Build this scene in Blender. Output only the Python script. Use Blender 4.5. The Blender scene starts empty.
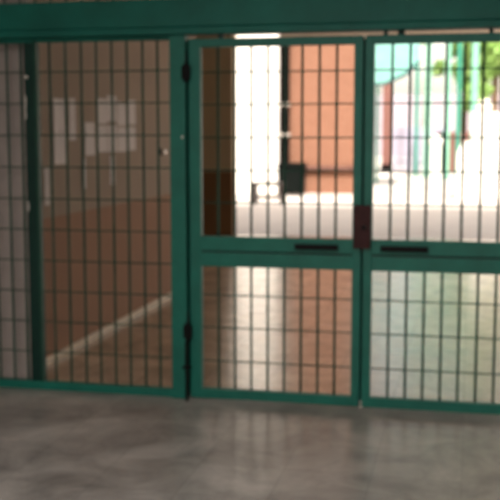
import bpy, bmesh, math, random
from mathutils import Vector, Matrix
random.seed(7)
C = bpy.context.scene.collection
sc = bpy.context.scene

# ------------------------------------------------------------------ camera
cam_d = bpy.data.cameras.new('camera')
cam_d.sensor_width = 36.0
cam_d.lens = 72.0
cam_d.dof.use_dof = True              # the photograph is softly out of focus
cam_d.dof.focus_distance = 2.0
cam_d.dof.aperture_fstop = 5.2
cam_d.clip_end = 400
cam = bpy.data.objects.new('camera', cam_d)
C.objects.link(cam)
cam.location = (0, 0, 1.61)
cam.rotation_euler = (math.radians(90 - 6.56), 0, math.radians(12.33))
sc.camera = cam

# ------------------------------------------------------------------ sky, sun, hall fill lights, exposure
SUN_EL = math.radians(50)
w = bpy.data.worlds.new('sky'); sc.world = w; w.use_nodes = True
nt = w.node_tree
sky = nt.nodes.new('ShaderNodeTexSky'); sky.sky_type = 'NISHITA'
sky.sun_disc = False; sky.sun_elevation = SUN_EL; sky.sun_rotation = math.radians(180)
sky.air_density = 1.0; sky.dust_density = 3.0
bg = nt.nodes['Background']; bg.inputs['Strength'].default_value = 0.42
hz = nt.nodes.new('ShaderNodeHueSaturation'); hz.inputs['Saturation'].default_value = .3      # hazy, almost white sky
wm = nt.nodes.new('ShaderNodeMix'); wm.data_type = 'RGBA'; wm.blend_type = 'MULTIPLY'; wm.inputs['Factor'].default_value = 1
wm.inputs['B'].default_value = (1.0, .90, .79, 1)
nt.links.new(sky.outputs[0], hz.inputs['Color']); nt.links.new(hz.outputs[0], wm.inputs['A'])
nt.links.new(wm.outputs['Result'], bg.inputs['Color'])

sun_d = bpy.data.lights.new('sun', 'SUN'); sun_d.energy = 6.6; sun_d.angle = 0.009; sun_d.color = (1, .95, .87)
sun = bpy.data.objects.new('sun', sun_d); C.objects.link(sun)
sun.location = (0, -10, 20)
sun.rotation_euler = (math.radians(40), 0, math.radians(14))

al = bpy.data.lights.new('hall_rear_fill', 'AREA'); al.shape = 'RECTANGLE'; al.size = 4.6; al.size_y = 2.3
al.energy = 42; al.color = (.98, .98, 1)  # added fill light behind the camera for the gates and hall floor
alo = bpy.data.objects.new('hall_rear_fill', al); C.objects.link(alo)
alo.location = (-.6, -2.7, 1.75); alo.rotation_euler = (math.radians(84), 0, 0)

cl = bpy.data.lights.new('hall_overhead_fill', 'AREA'); cl.shape = 'RECTANGLE'; cl.size = 3.0; cl.size_y = 1.6
cl.energy = 74; cl.color = (.97, .98, 1)  # added overhead fill without a fixture, brightens the hall floor
clo = bpy.data.objects.new('hall_overhead_fill', cl); C.objects.link(clo); clo.location = (-1, 2.2, 3.2)

vs = sc.view_settings
vs.view_transform = 'Standard'; vs.look = 'None'; vs.gamma = 1; vs.exposure = 0.0
vs.use_curve_mapping = False
sc.cycles.use_denoising = True
sc.cycles.max_bounces = 10
sc.cycles.diffuse_bounces = 6

# ------------------------------------------------------------------ materials
def srgb(r, g, b):
    f = lambda c: (c/255/12.92) if c/255 <= .04045 else ((c/255+.055)/1.055)**2.4
    return (f(r), f(g), f(b), 1)

def mat(name, col, rough=.5, metal=0, var=.12, scale=6, bump=0, spec=.5, col2=None, cscale=None, trans=0):
    m = bpy.data.materials.new(name); m.use_nodes = True
    n = m.node_tree.nodes; l = m.node_tree.links
    b = n['Principled BSDF']
    b.inputs['Roughness'].default_value = rough
    b.inputs['Metallic'].default_value = metal
    b.inputs['Specular IOR Level'].default_value = spec
    tc = n.new('ShaderNodeTexCoord')
    no = n.new('ShaderNodeTexNoise'); no.inputs['Scale'].default_value = scale
    no.inputs['Detail'].default_value = 6; no.inputs['Roughness'].default_value = .65
    l.new(tc.outputs['Object'], no.inputs['Vector'])
    rp = n.new('ShaderNodeValToRGB')
    c2 = col2 or tuple(min(1, c*(1+var)) for c in col[:3])+(1,)
    c1 = col if col2 else tuple(c*(1-var) for c in col[:3])+(1,)
    rp.color_ramp.elements[0].position = .35; rp.color_ramp.elements[0].color = c1
    rp.color_ramp.elements[1].position = .68; rp.color_ramp.elements[1].color = c2
    l.new(no.outputs['Fac'], rp.inputs['Fac'])
    l.new(rp.outputs['Color'], b.inputs['Base Color'])
    if bump:
        bp = n.new('ShaderNodeBump'); bp.inputs['Strength'].default_value = bump; bp.inputs['Distance'].default_value = .01
        l.new(no.outputs['Fac'], bp.inputs['Height']); l.new(bp.outputs['Normal'], b.inputs['Normal'])
    if trans:
        b.inputs['Transmission Weight'].default_value = trans
    return m

def tile_mat(name, c_a, c_b, mortar, size, rough, spec=.5, blotch=.5):
    """polished stone tiles: every tile its own tone, cloudy veining, thin joints"""
    m = bpy.data.materials.new(name); m.use_nodes = True
    n = m.node_tree.nodes; l = m.node_tree.links; b = n['Principled BSDF']
    tc = n.new('ShaderNodeTexCoord')
    br = n.new('ShaderNodeTexBrick'); br.offset = 0; br.squash = 1
    br.inputs['Scale'].default_value = 1.0
    br.inputs['Brick Width'].default_value = size; br.inputs['Row Height'].default_value = size
    br.inputs['Mortar Size'].default_value = .0035; br.inputs['Mortar Smooth'].default_value = .2
    br.inputs['Color1'].default_value = c_a; br.inputs['Color2'].default_value = c_b
    br.inputs['Mortar'].default_value = mortar
    l.new(tc.outputs['Object'], br.inputs['Vector'])
    no = n.new('ShaderNodeTexNoise'); no.inputs['Scale'].default_value = 2.6
    no.inputs['Detail'].default_value = 8; no.inputs['Roughness'].default_value = .7
    no.inputs['Distortion'].default_value = .6
    l.new(tc.outputs['Object'], no.inputs['Vector'])
    rp = n.new('ShaderNodeValToRGB')
    rp.color_ramp.elements[0].position = .3; rp.color_ramp.elements[0].color = (1-blotch,)*3+(1,)
    rp.color_ramp.elements[1].position = .7; rp.color_ramp.elements[1].color = (1+blotch*.5,)*3+(1,)
    l.new(no.outputs['Fac'], rp.inputs['Fac'])
    mx = n.new('ShaderNodeMix'); mx.data_type = 'RGBA'; mx.blend_type = 'MULTIPLY'
    mx.inputs['Factor'].default_value = 1
    l.new(br.outputs['Color'], mx.inputs['A']); l.new(rp.outputs['Color'], mx.inputs['B'])
    l.new(mx.outputs['Result'], b.inputs['Base Color'])
    mr = n.new('ShaderNodeMapRange'); mr.inputs['To Min'].default_value = rough*.8; mr.inputs['To Max'].default_value = rough*1.25
    l.new(no.outputs['Fac'], mr.inputs['Value']); l.new(mr.outputs['Result'], b.inputs['Roughness'])
    b.inputs['Specular IOR Level'].default_value = spec
    return m

def two_tone_mat(name, upper, lower, z):
    """wall with a painted dado up to height z (object origin on the floor)"""
    m = bpy.data.materials.new(name); m.use_nodes = True
    n = m.node_tree.nodes; l = m.node_tree.links; b = n['Principled BSDF']
    tc = n.new('ShaderNodeTexCoord'); sp = n.new('ShaderNodeSeparateXYZ')
    l.new(tc.outputs['Object'], sp.inputs[0])
    gt = n.new('ShaderNodeMath'); gt.operation = 'GREATER_THAN'; gt.inputs[1].default_value = z
    l.new(sp.outputs['Z'], gt.inputs[0])
    mx = n.new('ShaderNodeMix'); mx.data_type = 'RGBA'
    mx.inputs['A'].default_value = lower; mx.inputs['B'].default_value = upper
    l.new(gt.outputs[0], mx.inputs['Factor'])
    no = n.new('ShaderNodeTexNoise'); no.inputs['Scale'].default_value = 3; no.inputs['Detail'].default_value = 6
    l.new(tc.outputs['Object'], no.inputs['Vector'])
    rp = n.new('ShaderNodeValToRGB')
    rp.color_ramp.elements[0].color = (.86, .86, .86, 1); rp.color_ramp.elements[1].color = (1.1, 1.1, 1.1, 1)
    l.new(no.outputs['Fac'], rp.inputs['Fac'])
    m2 = n.new('ShaderNodeMix'); m2.data_type = 'RGBA'; m2.blend_type = 'MULTIPLY'; m2.inputs['Factor'].default_value = 1
    l.new(mx.outputs['Result'], m2.inputs['A']); l.new(rp.outputs['Color'], m2.inputs['B'])
    l.new(m2.outputs['Result'], b.inputs['Base Color'])
    b.inputs['Roughness'].default_value = .8; b.inputs['Specular IOR Level'].default_value = .15
    return m

def brick_mat(name, ca, cb, mortar):
    m = bpy.data.materials.new(name); m.use_nodes = True
    n = m.node_tree.nodes; l = m.node_tree.links; b = n['Principled BSDF']
    tc = n.new('ShaderNodeTexCoord'); mp = n.new('ShaderNodeMapping')
    mp.inputs['Rotation'].default_value = (math.radians(-90), 0, 0)
    l.new(tc.outputs['Object'], mp.inputs['Vector'])
    br = n.new('ShaderNodeTexBrick'); br.inputs['Scale'].default_value = 1
    br.inputs['Brick Width'].default_value = .24; br.inputs['Row Height'].default_value = .075
    br.inputs['Mortar Size'].default_value = .008
    br.inputs['Color1'].default_value = ca; br.inputs['Color2'].default_value = cb; br.inputs['Mortar'].default_value = mortar
    l.new(mp.outputs[0], br.inputs['Vector']); l.new(br.outputs['Color'], b.inputs['Base Color'])
    b.inputs['Roughness'].default_value = .85
    return m

M = {}
M['green'] = mat('green_gloss_paint', srgb(17, 97, 83), .45, spec=.28, var=.14, scale=5)
M['green_beam'] = mat('green_beam_paint', srgb(14, 92, 80), .5, spec=.22, var=.16, scale=4)
M['dark_green'] = mat('dark_bottle_green_paint', srgb(6, 44, 37), .5, spec=.25, var=.2, scale=6)
M['bar'] = mat('green_bar_paint', srgb(22, 62, 48), .5, spec=.25, var=.2, scale=8)
M['black'] = mat('black_metal', srgb(9, 10, 10), .6, spec=.15, var=.3, scale=12)
M['rust'] = mat('brown_lock_paint', srgb(56, 26, 26), .6, spec=.2, var=.3, scale=14)
M['chip'] = mat('bare_primer', srgb(190, 185, 175), .6, var=.15, scale=20)
M['hall_floor'] = tile_mat('grey_stone_tiles', srgb(148, 141, 134), srgb(162, 155, 148), srgb(138, 131, 124), .42, .30, .5, .6)
M['vest_floor'] = tile_mat('warm_marble_tiles', srgb(170, 147, 124), srgb(182, 160, 138), srgb(146, 126, 106), .42, .21, .5, .4)
M['court'] = mat('pale_concrete_paving', srgb(205, 196, 188), .8, var=.06, scale=2)
M['tan_wall'] = two_tone_mat('tan_wall_paint', srgb(150, 134, 121), srgb(146, 114, 95), 1.03)
M['dark_wall'] = two_tone_mat('ochre_wall_paint', srgb(152, 134, 108), srgb(104, 76, 50), 1.03)
M['grey_wall'] = mat('mauve_grey_plaster', srgb(150, 138, 132), .75, var=.08, scale=5, bump=.1)
M['ceiling'] = mat('ceiling_white', srgb(214, 204, 190), .8, var=.04, scale=3)
M['hall_wall'] = mat('hall_plaster', srgb(170, 156, 140), .8, var=.05, scale=3)
M['skirt'] = mat('white_marble_skirting', srgb(205, 190, 168), .4, var=.1, scale=5)
M['cream'] = mat('cream_plaster', srgb(246, 236, 222), .7, var=.05, scale=3)
M['white'] = mat('white_render', srgb(240, 236, 228), .8, var=.03, scale=3)
M['brick'] = brick_mat('orange_brick', srgb(134, 91, 70), srgb(127, 85, 64), srgb(138, 106, 88))
M['brick_far'] = brick_mat('red_brown_shaded_brick', srgb(118, 76, 68), srgb(108, 68, 60), srgb(120, 92, 84))  # canopy shade on the far pillar is put into this darker brick colour
M['paper'] = mat('paper_white', srgb(205, 198, 198), .8, var=.07, scale=9)
M['ivory'] = mat('polished_steel', srgb(235, 230, 225), .22, metal=1, var=.02, scale=9)
M['bin'] = mat('dark_green_plastic', srgb(6, 12, 10), .7, spec=.1, var=.2, scale=6)
M['pipe'] = mat('dark_iron_pipe', srgb(12, 8, 7), .7, spec=.1, var=.25, scale=6)
M['brown_pipe'] = mat('brown_painted_pipe', srgb(88, 54, 42), .6, var=.1)
M['clip'] = mat('pale_galvanised', srgb(180, 174, 165), .5, var=.1, scale=8)
M['tube'] = mat('grey_tube_steel', srgb(50, 42, 40), .5, spec=.2, var=.1, scale=8)
M['turq'] = mat('turquoise_sheet', srgb(150, 205, 196), .5, var=.1, scale=3)
M['turq_dark'] = mat('dark_teal_trim', srgb(50, 92, 92), .5, var=.1, scale=3)
M['post'] = mat('teal_post_paint', srgb(40, 132, 112), .4, var=.1, scale=2)
M['post_pale'] = mat('pale_green_post_paint', srgb(130, 190, 165), .4, var=.1, scale=2)
M['lav'] = mat('lavender_grey_boards', srgb(150, 148, 168), .7, var=.1, scale=4)
M['bark'] = mat('bark', srgb(110, 88, 66), .9, var=.3, scale=8)
M['far'] = mat('far_lavender_plaster', srgb(158, 150, 158), .8, var=.08, scale=.6)
M['leaf'] = mat('leaf_green', srgb(116, 156, 74), .6, col2=srgb(158, 190, 108), scale=1.5)
M['leaf2'] = mat('leaf_light_green', srgb(122, 160, 82), .6, col2=srgb(164, 194, 120), scale=1.5)

# ------------------------------------------------------------------ mesh builder
class MB:
    def __init__(s): s.bm = bmesh.new()
    def box(s, x0, x1, y0, y1, z0, z1, bev=0):
        t = bmesh.new(); bmesh.ops.create_cube(t, size=1)
        for v in t.verts:
            v.co = Vector(((x0+x1)/2+v.co.x*(x1-x0), (y0+y1)/2+v.co.y*(y1-y0), (z0+z1)/2+v.co.z*(z1-z0)))
        if bev: bmesh.ops.bevel(t, geom=t.edges[:], offset=bev, segments=2, affect='EDGES', profile=.6)
        s.add(t); return s
    def add(s, t):
        me = bpy.data.meshes.new('tmp'); t.to_mesh(me); t.free(); s.bm.from_mesh(me); bpy.data.meshes.remove(me)
    def tube(s, p, q, r, n=10, r2=None):
        p, q = Vector(p), Vector(q); d = q-p
        t = bmesh.new()
        bmesh.ops.create_cone(t, cap_ends=True, segments=n, radius1=r, radius2=r if r2 is None else r2, depth=d.length)
        t.transform(Matrix.Translation((p+q)/2) @ d.to_track_quat('Z', 'Y').to_matrix().to_4x4())
        s.add(t); return s
    def ball(s, c, r, sx=1, sy=1, sz=1, u=16, v=10):
        t = bmesh.new(); bmesh.ops.create_uvsphere(t, u_segments=u, v_segments=v, radius=r)
        t.transform(Matrix.Translation(c) @ Matrix.Diagonal((sx, sy, sz, 1))); s.add(t); return s
    def prism(s, pts, y0, y1):
        """closed outline of (x, z) points given depth from y0 to y1"""
        a = [s.bm.verts.new((x, y0, z)) for x, z in pts]; b = [s.bm.verts.new((x, y1, z)) for x, z in pts]
        n = len(pts); s.bm.faces.new(a); s.bm.faces.new(b[::-1])
        for i in range(n): s.bm.faces.new((a[i], b[i], b[(i+1) % n], a[(i+1) % n]))
        bmesh.ops.recalc_face_normals(s.bm, faces=s.bm.faces[:]); return s
    def build(s, name, m, parent=None, origin=(0, 0, 0), smooth=False):
        o = Vector(parent['_o'] if parent is not None else origin)
        s.bm.transform(Matrix.Translation(-o))
        me = bpy.data.meshes.new(name); s.bm.to_mesh(me); s.bm.free()
        me.materials.append(m)
        if smooth:
            for p in me.polygons: p.use_smooth = True
            me.set_sharp_from_angle(angle=math.radians(40))
        ob = bpy.data.objects.new(name, me); C.objects.link(ob)
        if parent is not None:
            ob.parent = parent
        else: ob.location = o
        ob['_o'] = tuple(o)
        return ob

def thing(name, label, cat, loc, group=None):
    o = bpy.data.objects.new(name, None); C.objects.link(o); o.empty_display_size = .1
    o.location = loc; o['_o'] = tuple(loc); tag(o, label, cat, group); return o
def tag(o, label, cat, group=None):
    o['label'] = label; o['category'] = cat
    if group: o['group'] = group
    return o
def struct(name, mb, m, origin=(0, 0, 0), label=None, cat=None):
    o = mb.build(name, m, None, origin); o['kind'] = 'structure'
    if label: o['label'] = label
    if cat: o['category'] = cat
    return o
box = lambda *a, **k: MB().box(*a, **k)

G = 5.82     # distance of the gate line

# ------------------------------------------------------------------ the setting
struct('floor', box(-4.2, 3.2, -3, G+.02, -.1, 0), M['hall_floor'], label='grey mottled stone tile floor in front of the green gates', cat='floor')
struct('floor_passage', box(-8.2, 3.2, G+.02, 15.7, -.1, 0), M['vest_floor'], label='polished warm marble floor behind the gates', cat='floor')
struct('ground', box(-60, 60, 15.7, 120, -.1, 0), M['court'], label='sunlit pale courtyard paving beyond the passage', cat='ground')
struct('ceiling', box(-8.2, 3.2, -3, 15.4, 3.25, 3.45), M['ceiling'])
struct('wall_left', box(-3.1, -2.892, 6.02, 10.5, 0, 3.25), M['tan_wall'], label='tan passage wall with brown dado and papers', cat='wall')
struct('wall_pier', box(-8.2, -2.72, 5.92, 6.02, 0, 3.25), M['grey_wall'], label='mauve grey wall end behind the far left bars', cat='wall')
struct('wall_back', box(-8.2, -3.678, 15.5, 15.8, 0, 3.25), M['dark_wall'], label='shaded ochre wall with brown dado beside the bright courtyard', cat='wall')
struct('wall_outer', box(-8.3, -8.2, 5.92, 15.8, 0, 3.25), M['hall_wall'])
struct('wall_right', box(3.1, 3.3, -3, 9.0, 0, 3.25), M['hall_wall'])
for i, y in enumerate((12.0,)):                  # unseen right side left open to let daylight onto the passage wall
    struct('wall_side_pier', box(3.0, 3.2, y-.15, y+.15, 0, 3.25, bev=.01), M['hall_wall'])
struct('ground_side', box(3.2, 60, -20, 15.7, -.1, 0), M['court'])  # unseen sunlit paving added to bounce light into the passage
struct('wall_far', box(-24, 18, 75, 76, 0, 4.6), M['far'], (0, 75, 0), label='far pale building front behind the trees', cat='building')
struct('wall_hall', box(-4.2, -4.0, -3, 5.92, 0, 3.25), M['hall_wall'])
b = MB(); b.box(-4.2, 3.3, -3.2, -3, 0, .5).box(-4.2, 3.3, -3.2, -3, 2.95, 3.25).box(-4.2, -3.0, -3.2, -3, .5, 2.95).box(1.8, 3.3, -3.2, -3, .5, 2.95)
struct('wall_rear', b, M['hall_wall'])  # unseen rear wall, its opening made up around the rear fill light
struct('facade', box(-14, 14, 15.4, 15.7, 3.25, 8.3), M['cream'])
struct('lintel', box(-2.9, 3.3, 15.4, 15.72, 3.08, 3.25), M['cream'], label='cream lintel seen through the slot above the gates', cat='lintel')
struct('baseboard_left', box(-2.892, -2.872, 6.02, 10.5, 0, .045, bev=.004), M['skirt'], label='white marble skirting along the tan wall', cat='baseboard')

# ------------------------------------------------------------------ green steelwork
beam = thing('steel_beam', 'broad green painted steel beam running above the gates', 'beam', (-.5, G, 2.2))
box(-4.0, 3.1, G-.06, G+.05, 2.24, 2.406, bev=.008).build('web', M['green_beam'], beam)
box(-4.0, 3.1, G-.08, G+.05, 2.197, 2.238, bev=.006).build('flange', M['green_beam'], beam)
for x0, x1 in ((-.493, -.470), (-.413, -.374), (.09, .115), (-1.46, -1.43)):
    box(x0, x1, G-.02, G+.02, 2.168, 2.199, bev=.003).build('stop_lug', M['dark_green'], beam)

tr = thing('transom_grille', 'green bar grille above the broad steel beam', 'grille', (-.5, G, 2.41))
x = -3.93
while x < 3.08:
    MB().tube((x, G, 2.4), (x, G, 3.25), .0065, 8).build('bar', M['bar'], tr, smooth=True); x += .101
box(-4.0, 3.1, G-.015, G+.015, 3.2, 3.25, bev=.003).build('rail', M['green_beam'], tr)

def gate_post(x0, x1, label, s):
    t = thing('gate_post', label, 'post', ((x0+x1)/2, G, 0))
    box(x0, x1, G-.05, G+.05, 0, 2.2, bev=.006).build('post_tube', M['green'], t)
    xs_ = (x1-.004, x1+.02) if s > 0 else (x0-.02, x0+.004)
    box(xs_[0], xs_[1], G+.03, G+.05, .02, 2.17, bev=.002).build('hinge_gap_shade', M['dark_green'], t)  # dark strip added behind the hinge gap to keep light from showing through
    xh = x1+.006 if s > 0 else x0-.006
    for z in (1.977, .422):
        h = MB().tube((xh, G-.045, z-.055), (xh, G-.045, z+.055), .017, 14).build('hinge', M['black'], t, smooth=True)
        MB().tube((xh, G-.045, z+.055), (xh, G-.045, z+.13), .009, 10, r2=.004).build('hinge_pin', M['black'], h, smooth=True)
        box(xh-.028, xh+.028, G-.057, G-.049, z-.04, z+.04, bev=.003).build('hinge_plate', M['black'], h)
    return t
gp = gate_post(-1.752, -1.655, 'wide green steel gate post between the fixed panel and the doors', 1)
MB().tube((-1.672, G-.06, 1.598), (-1.672, G-.045, 1.598), .008, 10).build('bolt_head', M['chip'], gp, smooth=True)
gate_post(.452, .55, 'green steel gate post just outside the right edge', -1)

def leaf(xh, xl, label, handle, lock=False):
    """gate leaf: xh hinge side, xl closing side"""
    s = 1 if xl > xh else -1
    lo, hi = min(xh, xl), max(xh, xl)
    t = thing('gate_leaf', label, 'gate', ((xh+xl)/2, G, .02))
    y0, y1 = G-.025, G+.025
    sh = sorted((xh, xh+s*.072)); sl = sorted((xl, xl-s*.051))
    box(sh[0], sh[1], y0, y1, .006, 2.174, bev=.004).build('stile', M['green'], t)
    box(sl[0], sl[1], y0, y1, .006, 2.174, bev=.004).build('stile', M['green'], t)
    a, b_ = (sh[1], sl[0]) if s > 0 else (sl[1], sh[0])
    for z0, z1 in ((2.125, 2.174), (.919, 1.004), (.822, .907), (.006, .066)):
        box(a-.001, b_+.001, y0, y1, z0, z1, bev=.004).build('rail', M['green'], t)
    box(a, b_, y0+.006, y1-.004, .904, .922).build('middle_web', M['dark_green'], t)
    for z0, z1, hs in ((1.003, 2.126, (1.98, 1.79, 1.595, 1.40, 1.206)), (.067, .825, (.644, .444, .236))):
        for k in range(1, 9):
            x = a+(b_-a)*k/9
            MB().tube((x, G, z0), (x, G, z1), .0078, 8).build('upright_bar', M['bar'], t, smooth=True)
        for z in hs:
            MB().tube((a, G+.009, z), (b_, G+.009, z), .0042, 8).build('cross_bar', M['bar'], t, smooth=True)
    hx0, hx1 = handle
    h = box(hx0, hx1, y0-.032, y0-.016, .94, .974, bev=.006).build('pull_handle', M['black'], t)
    for xm in (hx0+.03, hx1-.03):
        MB().tube((xm, y0-.02, .957), (xm, y0+.002, .957), .009, 10).build('handle_mount', M['black'], h, smooth=True)
    if lock:
        box(-.622, -.582, y1+.001, y1+.007, .03, 2.16, bev=.002).build('lap_gap_shade', M['dark_green'], t)  # dark strip added to block light through the gap between the leaves
        k = box(-.646, -.548, y0-.04, y0-.001, .955, 1.206, bev=.005).build('lock_case', M['rust'], t)
        MB().tube((-.585, y0-.052, 1.08), (-.585, y0-.038, 1.08), .014, 16).build('lock_cylinder', M['black'], k, smooth=True)
        for zz in (.98, 1.18):
            MB().tube((-.63, y0-.044, zz), (-.63, y0-.038, zz), .006, 8).build('screw', M['black'], k, smooth=True)
    return t
ll = leaf(-1.640, -.606, 'green barred gate leaf with brown lock case, hinged beside the wide post', (-.993, -.735), True)
d = MB().tube((-1.6, G-.042, .05), (-1.6, G-.042, .41), .009, 10)
leaf(.441, -.593, 'green barred gate leaf before the sunlit trees, right of the brown lock', (-.491, -.217))
# drop bolt standing against the hinge side of the post
db = thing('drop_bolt', 'dark vertical drop bolt at the foot of the wide green post', 'bolt', (-1.647, G-.085, 0))
MB().tube((-1.647, G-.085, 0), (-1.647, G-.085, .37), .010, 12).build('rod', M['black'], db, smooth=True)
box(-1.672, -1.622, G-.10, G-.060, .20, .215, bev=.002).build('guide', M['black'], db)
d.bm.free()

def panel(x0, x1, xs, label, sgn, detail=True):
    t = thing('fence_panel', label, 'fence', ((x0+x1)/2, G, 0))
    box(x0, x1, G-.025, G+.025, 0, .052, bev=.004).build('rail', M['green'], t)
    box(x0, x1, G-.02, G+.02, 2.172, 2.2, bev=.003).build('rail', M['green_beam'], t)
    for x in xs:
        MB().tube((x, G, .05), (x, G, 2.18), .0078, 8).build('upright_bar', M['bar'], t, smooth=True)
    for z in (1.995, 1.803, 1.608, 1.411, 1.214, 1.02, .825, .63, .435, .24):
        MB().tube((x0, G+.009, z), (x1, G+.009, z), .0042, 8).build('cross_bar', M['bar'], t, smooth=True)
    px = -2.652 if sgn > 0 else 1.45
    p = box(px-.045, px+.022, G-.01, G+.04, .05, 2.19, bev=.004).build('post', M['dark_green'], t)
    p['label'] = 'dark green angle post'
    box(px+.022, px+.042, G-.02, G+.03, .05, 2.19, bev=.003).build('flange', M['bar'], p)
    if detail:
        MB().tube((px-.028, G-.022, 1.965), (px-.028, G-.008, 1.965), .011, 10).build('bolt_head', M['chip'], p, smooth=True)
        for z0, z1, xx in ((1.70, 1.86, -.043), (1.13, 1.2, -.040)):
            MB().prism([(px+xx, z0), (px+xx+.009, z0+.02), (px+xx+.006, z0+.06), (px+xx+.011, z1-.02), (px+xx+.002, z1), (px+xx-.002, (z0+z1)/2)], G-.013, G-.008).build('paint_chip', M['chip'], p)
    return t
xs = [-2.532, -2.428, -2.326, -2.229, -2.130, -2.033, -1.934, -1.840, -2.815, -2.722, -2.913, -3.01, -3.11, -3.21, -3.31, -3.41, -3.51, -3.61, -3.71, -3.81, -3.91]
panel(-4.0, -1.752, xs, 'fixed green barred fence panel in front of the tan wall with papers', 1)
panel(.55, 3.1, [.65+.099*k for k in range(25)], 'fixed green barred fence panel outside the right edge', -1, False)

# ------------------------------------------------------------------ papers and bell on the tan wall  (y0, y1, z0, z1)
PW = -2.892
papers = [
 (6.68, 6.88, 1.635, 1.87, 'upper white sheet of the tall pair nearest the angle post'),
 (6.68, 6.88, 1.40, 1.632, 'lower white sheet of the tall pair nearest the angle post'),
 (6.965, 7.085, 1.573, 1.88, 'narrow white sheet just right of the tall pair'),
 (7.27, 7.47, 1.453, 1.705, 'lone lower white sheet left of the big cluster of papers'),
 (7.545, 7.755, 1.70, 1.90, 'top left sheet of the big cluster of papers'),
 (7.765, 7.98, 1.72, 1.93, 'top sheet second from left in the big cluster of papers'),
 (8.0, 8.21, 1.69, 1.89, 'top sheet third from left in the big cluster of papers'),
 (8.25, 8.465, 1.70, 1.91, 'top right sheet of the big cluster of papers'),
 (7.545, 7.755, 1.475, 1.685, 'bottom left sheet of the big cluster of papers'),
 (7.775, 7.985, 1.47, 1.69, 'bottom sheet second from left in the big cluster of papers'),
 (8.005, 8.215, 1.47, 1.675, 'bottom sheet third from left in the big cluster of papers'),
 (8.25, 8.46, 1.478, 1.68, 'bottom right sheet of the big cluster of papers'),
 (7.81, 7.92, 1.20, 1.44, 'narrow pale strip hanging below the big cluster of papers'),
 (6.50, 6.58, 1.12, 1.38, 'narrow pale strip low on the wall beside the angle post'),
 (7.20, 7.27, 1.20, 1.44, 'thin pale strip below the lone lower sheet'),
]
for y0, y1, z0, z1, lab in papers:
    m = MB(); n = 5                                # a thin sheet bowed a little off the wall
    v = []
    for i in range(n+1):
        yy = y0+(y1-y0)*i/n; bow = .002+.006*abs(2*i/n-1)**2
        v.append([m.bm.verts.new((PW+bow+e, yy, z)) for e, z in ((0, z0), (0, z1), (.0012, z1), (.0012, z0))])
    for i in range(n):
        for k in range(4): m.bm.faces.new((v[i][k], v[i+1][k], v[i+1][(k+1) % 4], v[i][(k+1) % 4]))
    m.bm.faces.new(v[0]); m.bm.faces.new(v[n][::-1])
    bmesh.ops.recalc_face_normals(m.bm, faces=m.bm.faces[:])
    tag(m.build('paper_sheet', M['paper'], None, (PW, (y0+y1)/2, z0)), lab, 'paper', 'papers stuck on the tan wall')
kb = thing('door_bell', 'small shiny round bell knob on the tan wall', 'bell', (PW, 9.2, 1.40))
MB().tube((PW, 9.2, 1.448), (PW+.012, 9.2, 1.448), .034, 18).build('back_plate', M['black'], kb, smooth=True)
MB().ball((PW+.036, 9.2, 1.448), .032, .9, 1, 1.15).build('knob', M['ivory'], kb, smooth=True)

# ------------------------------------------------------------------ the courtyard
wc = struct('wall_court', box(-6.33, -5.12, 27, 27.25, 0, 6.8, bev=.02), M['white'], (-5.7, 27, 0), label='tall white sunlit wall left of the brick', cat='wall')
struct('wall_brick', box(-7.5, -2.95, 27.5, 29.5, 0, 7), M['brick'], (-5, 27.5, 0), label='orange brick wall across the courtyard', cat='wall')
rl = thing('wall_pipe', 'thin dark pipe running low along the orange brick wall', 'pipe', (-3.8, 27.43, .6))
MB().tube((-4.9, 27.40, .69), (-2.98, 27.40, .69), .075, 14).build('pipe_run', M['brown_pipe'], rl, smooth=True)
for x in (-4.0, -3.2): box(x-.03, x+.03, 27.38, 27.5, .6, .78, bev=.005).build('bracket', M['brown_pipe'], rl)
dp = thing('drain_pipe', 'dark vertical drainpipe between white wall and orange brick', 'drainpipe', (-5.04, 27.38, 0))
MB().tube((-4.99, 27.33, 0), (-4.99, 27.33, 6.6), .135, 16).build('pipe_run', M['pipe'], dp, smooth=True)
for z in (2.44, 1.62, 4.0):
    MB().tube((-4.99, 27.33, z-.04), (-4.99, 27.33, z+.04), .15, 16).build('clip', M['clip'] if z < 3 else M['pipe'], dp, smooth=True)
bn = thing('waste_bin', 'dark box-like waste bin at the foot of the brick wall', 'bin', (-4.65, 26.5, 0))
m = MB(); m.prism([(-4.95, .06), (-4.33, .06), (-4.30, .78), (-4.98, .78)], 26.25, 26.85); m.build('bin_body', M['bin'], bn)
MB().prism([(-5.0, .78), (-4.28, .78), (-4.31, .87), (-4.97, .87)], 26.21, 26.89).build('lid', M['bin'], bn)
for x in (-4.88, -4.42): MB().tube((x-.03, 26.7, .07), (x+.03, 26.7, .07), .07, 14).build('wheel', M['black'], bn, smooth=True)
MB().tube((-4.85, 26.93, .80), (-4.45, 26.93, .80), .02, 8).build('handle', M['black'], bn, smooth=True)

be = thing('metal_bench', 'low grey tube bench in front of the white wall', 'bench', (-4.52, 22.75, 0))
for x in (-4.86, -4.2):
    for y in (22.62, 22.95):
        MB().tube((x, y, 0), (x, y, .5), .034, 10).build('leg', M['tube'], be, smooth=True)
for y in (22.62, 22.73, 22.84, 22.95): MB().tube((-4.9, y, .49), (-4.16, y, .49), .034, 10).build('seat_tube', M['tube'], be, smooth=True)
for y in (22.62, 22.95): MB().tube((-4.86, y, .18), (-4.2, y, .18), .028, 10).build('stretcher', M['tube'], be, smooth=True)

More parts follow.
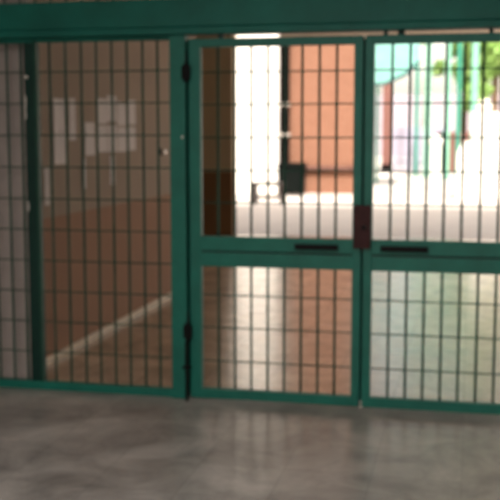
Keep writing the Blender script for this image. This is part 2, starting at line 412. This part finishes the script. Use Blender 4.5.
aw = thing('canopy', 'turquoise corrugated canopy with a slanting lower edge', 'canopy', (-2.2, 30.2, 0))
m = MB(); n = 28; X0, X1 = -3.1, -1.48
low = lambda x: 3.1 if x < -2.5 else (3.1+(x+2.5)*(.26/.6) if x < -1.9 else 3.36+(x+1.9)*(.40/.42))
prev = None
for i in range(n*2+1):
    x = X0+(X1-X0)*i/(n*2); y = 30+(.03 if i % 2 else 0)
    cur = [m.bm.verts.new((x, y, low(x))), m.bm.verts.new((x, y, 4.7)), m.bm.verts.new((x, y+.03, 4.7)), m.bm.verts.new((x, y+.03, low(x)))]
    if prev:
        for k in range(4): m.bm.faces.new((prev[k], cur[k], cur[(k+1) % 4], prev[(k+1) % 4]))
    else: m.bm.faces.new(cur)
    prev = cur
m.bm.faces.new(prev[::-1]); bmesh.ops.recalc_face_normals(m.bm, faces=m.bm.faces[:])
m.build('fascia', M['turq'], aw)
tp = [(-3.1, 3.1), (-2.5, 3.1), (-1.9, 3.36), (-1.48, 3.76)]
m = MB()
for (xa, za), (xb, zb) in zip(tp, tp[1:]): m.tube((xa, 29.99, za), (xb, 29.99, zb), .045, 8)
m.build('edge_trim', M['turq_dark'], aw, smooth=True)
MB().prism([(-3.1, 4.62), (-1.48, 4.62), (-1.48, 4.7), (-3.1, 4.7)], 30.06, 34).build('roof_sheet', M['turq'], aw)
for y in (30.3, 33.8): MB().tube((-3.05, y, 0), (-3.05, y, 4.65), .06, 10).build('post', M['post'], aw, smooth=True)

bp = thing('brick_pillar', 'red brown brick pillar standing far behind under the canopy edge', 'pillar', (-3.6, 45, 0))
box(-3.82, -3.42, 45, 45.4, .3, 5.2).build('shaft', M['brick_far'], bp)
box(-3.87, -3.37, 44.95, 45.45, 0, .3, bev=.02).build('plinth', M['pipe'], bp)
box(-3.87, -3.37, 44.95, 45.45, 5.2, 5.35, bev=.02).build('cap', M['cream'], bp)

pf = thing('picket_fence', 'pale lavender grey board fence behind the green posts', 'fence', (-2.3, 44, 0))
for k in range(9):
    x = -3.2+k*.24
    MB().prism([(x, .05), (x+.17, .05), (x+.17, 1.9), (x+.085, 2.0), (x, 1.9)], 44, 44.04).build('board', M['lav'], pf)
for z in (.4, 1.5): box(-3.25, -1.0, 44.05, 44.1, z, z+.1).build('rail', M['lav'], pf)

for x, y, r, mm, lab in ((-2.06, 40, .075, 'post', 'thin teal steel post, leftmost of the tall posts'),
                     (-1.60, 39, .13, 'post_pale', 'stout pale green post right beside the leftmost thin teal post'),
                     (-.85, 38, .12, 'post_pale', 'stout pale post left of the second thin teal post'),
                     (-.43, 37.4, .085, 'post', 'thin teal steel post reaching lowest before the white pier'),
                     (.12, 38, .13, 'post_pale', 'stout pale green post rising behind the white pier')):
    t = thing('steel_post', lab, 'post', (x, y, 0), 'tall posts before the trees')
    MB().tube((x, y, .04), (x, y, 8.5), r, 14).build('shaft', M[mm], t, smooth=True)
    box(x-.2, x+.2, y-.2, y+.2, 0, .04, bev=.008).build('base_plate', M['post'], t)
    MB().ball((x, y, 8.5), r*1.15, sz=.6).build('cap', M['post'], t, smooth=True)

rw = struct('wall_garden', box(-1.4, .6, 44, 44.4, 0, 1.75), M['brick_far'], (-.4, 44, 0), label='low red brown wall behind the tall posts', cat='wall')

pr = thing('white_pier', 'white rendered pier with lower step and ball on top', 'pier', (.5, 25.5, 0))
box(.03, 1.6, 25.5, 26.8, 0, 2.17, bev=.05).build('shaft', M['white'], pr)
MB().prism([(-.30, 0), (.03, 0), (.03, 1.42), (-.10, 1.46), (-.22, 1.36), (-.30, 1.15)], 25.5, 26.6).build('step', M['white'], pr)
MB().ball((.34, 26.1, 2.32), .19).build('ball_finial', M['cream'], pr, smooth=True)
bo = thing('bollard', 'white round topped bollard left of the white pier', 'bollard', (-.97, 30, 0))
m = MB(); m.tube((-.97, 30, 0), (-.97, 30, 1.45), .15, 18); m.build('shaft', M['white'], bo, smooth=True)
MB().ball((-.97, 30, 1.43), .2, sz=.95).build('dome', M['white'], bo, smooth=True)

def tree(x, y, h, rx, rz, cz, n, mm, label, seed):
    rnd = random.Random(seed)
    t = thing('tree', label, 'tree', (x, y, 0), 'trees behind the courtyard')
    m = MB(); m.tube((x, y, 0), (x+.1, y, cz), .2, 10, r2=.11)
    for k in range(6):
        a = k*1.05; m.tube((x+.05, y, cz*.6+.3*k*.5), (x+math.cos(a)*rx*.6, y+math.sin(a)*rx*.6, cz+rz*(.1+.1*k)), .07, 8, r2=.02)
    m.build('trunk', M['bark'], t, smooth=True)
    m = MB()
    clumps = []
    for k in range(26):
        v = Vector((rnd.gauss(0, 1), rnd.gauss(0, 1), rnd.gauss(0, 1))).normalized()*rnd.uniform(.35, .95)
        clumps.append((Vector((x+v.x*rx, y+v.y*rx, cz+v.z*rz)), rnd.uniform(.22, .4)*rx))
    for i in range(n):
        c, r = rnd.choice(clumps)
        v = Vector((rnd.gauss(0, 1), rnd.gauss(0, 1), rnd.gauss(0, 1))).normalized()*r*rnd.uniform(.5, 1)
        p = c+v; s = rnd.uniform(.13, .24)
        u = Vector((rnd.gauss(0, 1), rnd.gauss(0, 1), rnd.gauss(0, 1))).normalized(); q = u.orthogonal().normalized(); q2 = u.cross(q)
        m.bm.faces.new([m.bm.verts.new(p+e) for e in (q*s*1.5, q2*s*.6, -q*s*1.5, -q2*s*.6)])
    m.build('foliage', M[mm], t)
tree(1.0, 47, 9, 1.75, 5.8, 7.2, 8000, 'leaf', 'dense green tree at the right edge above the white pier', 3)
tree(-.35, 50, 9, 1.3, 5.6, 6.4, 7000, 'leaf2', 'sparse pale green tree between the tall posts', 5)
tree(-2.4, 56, 8, 1.3, 4.0, 9.5, 2200, 'leaf2', 'thin pale tree far behind the board fence', 9)
tree(3.8, 52, 10, 2.3, 4.4, 6.4, 3000, 'leaf', 'green tree farther right outside the picture edge', 12)

for o in bpy.data.objects:
    if '_o' in o: del o['_o']
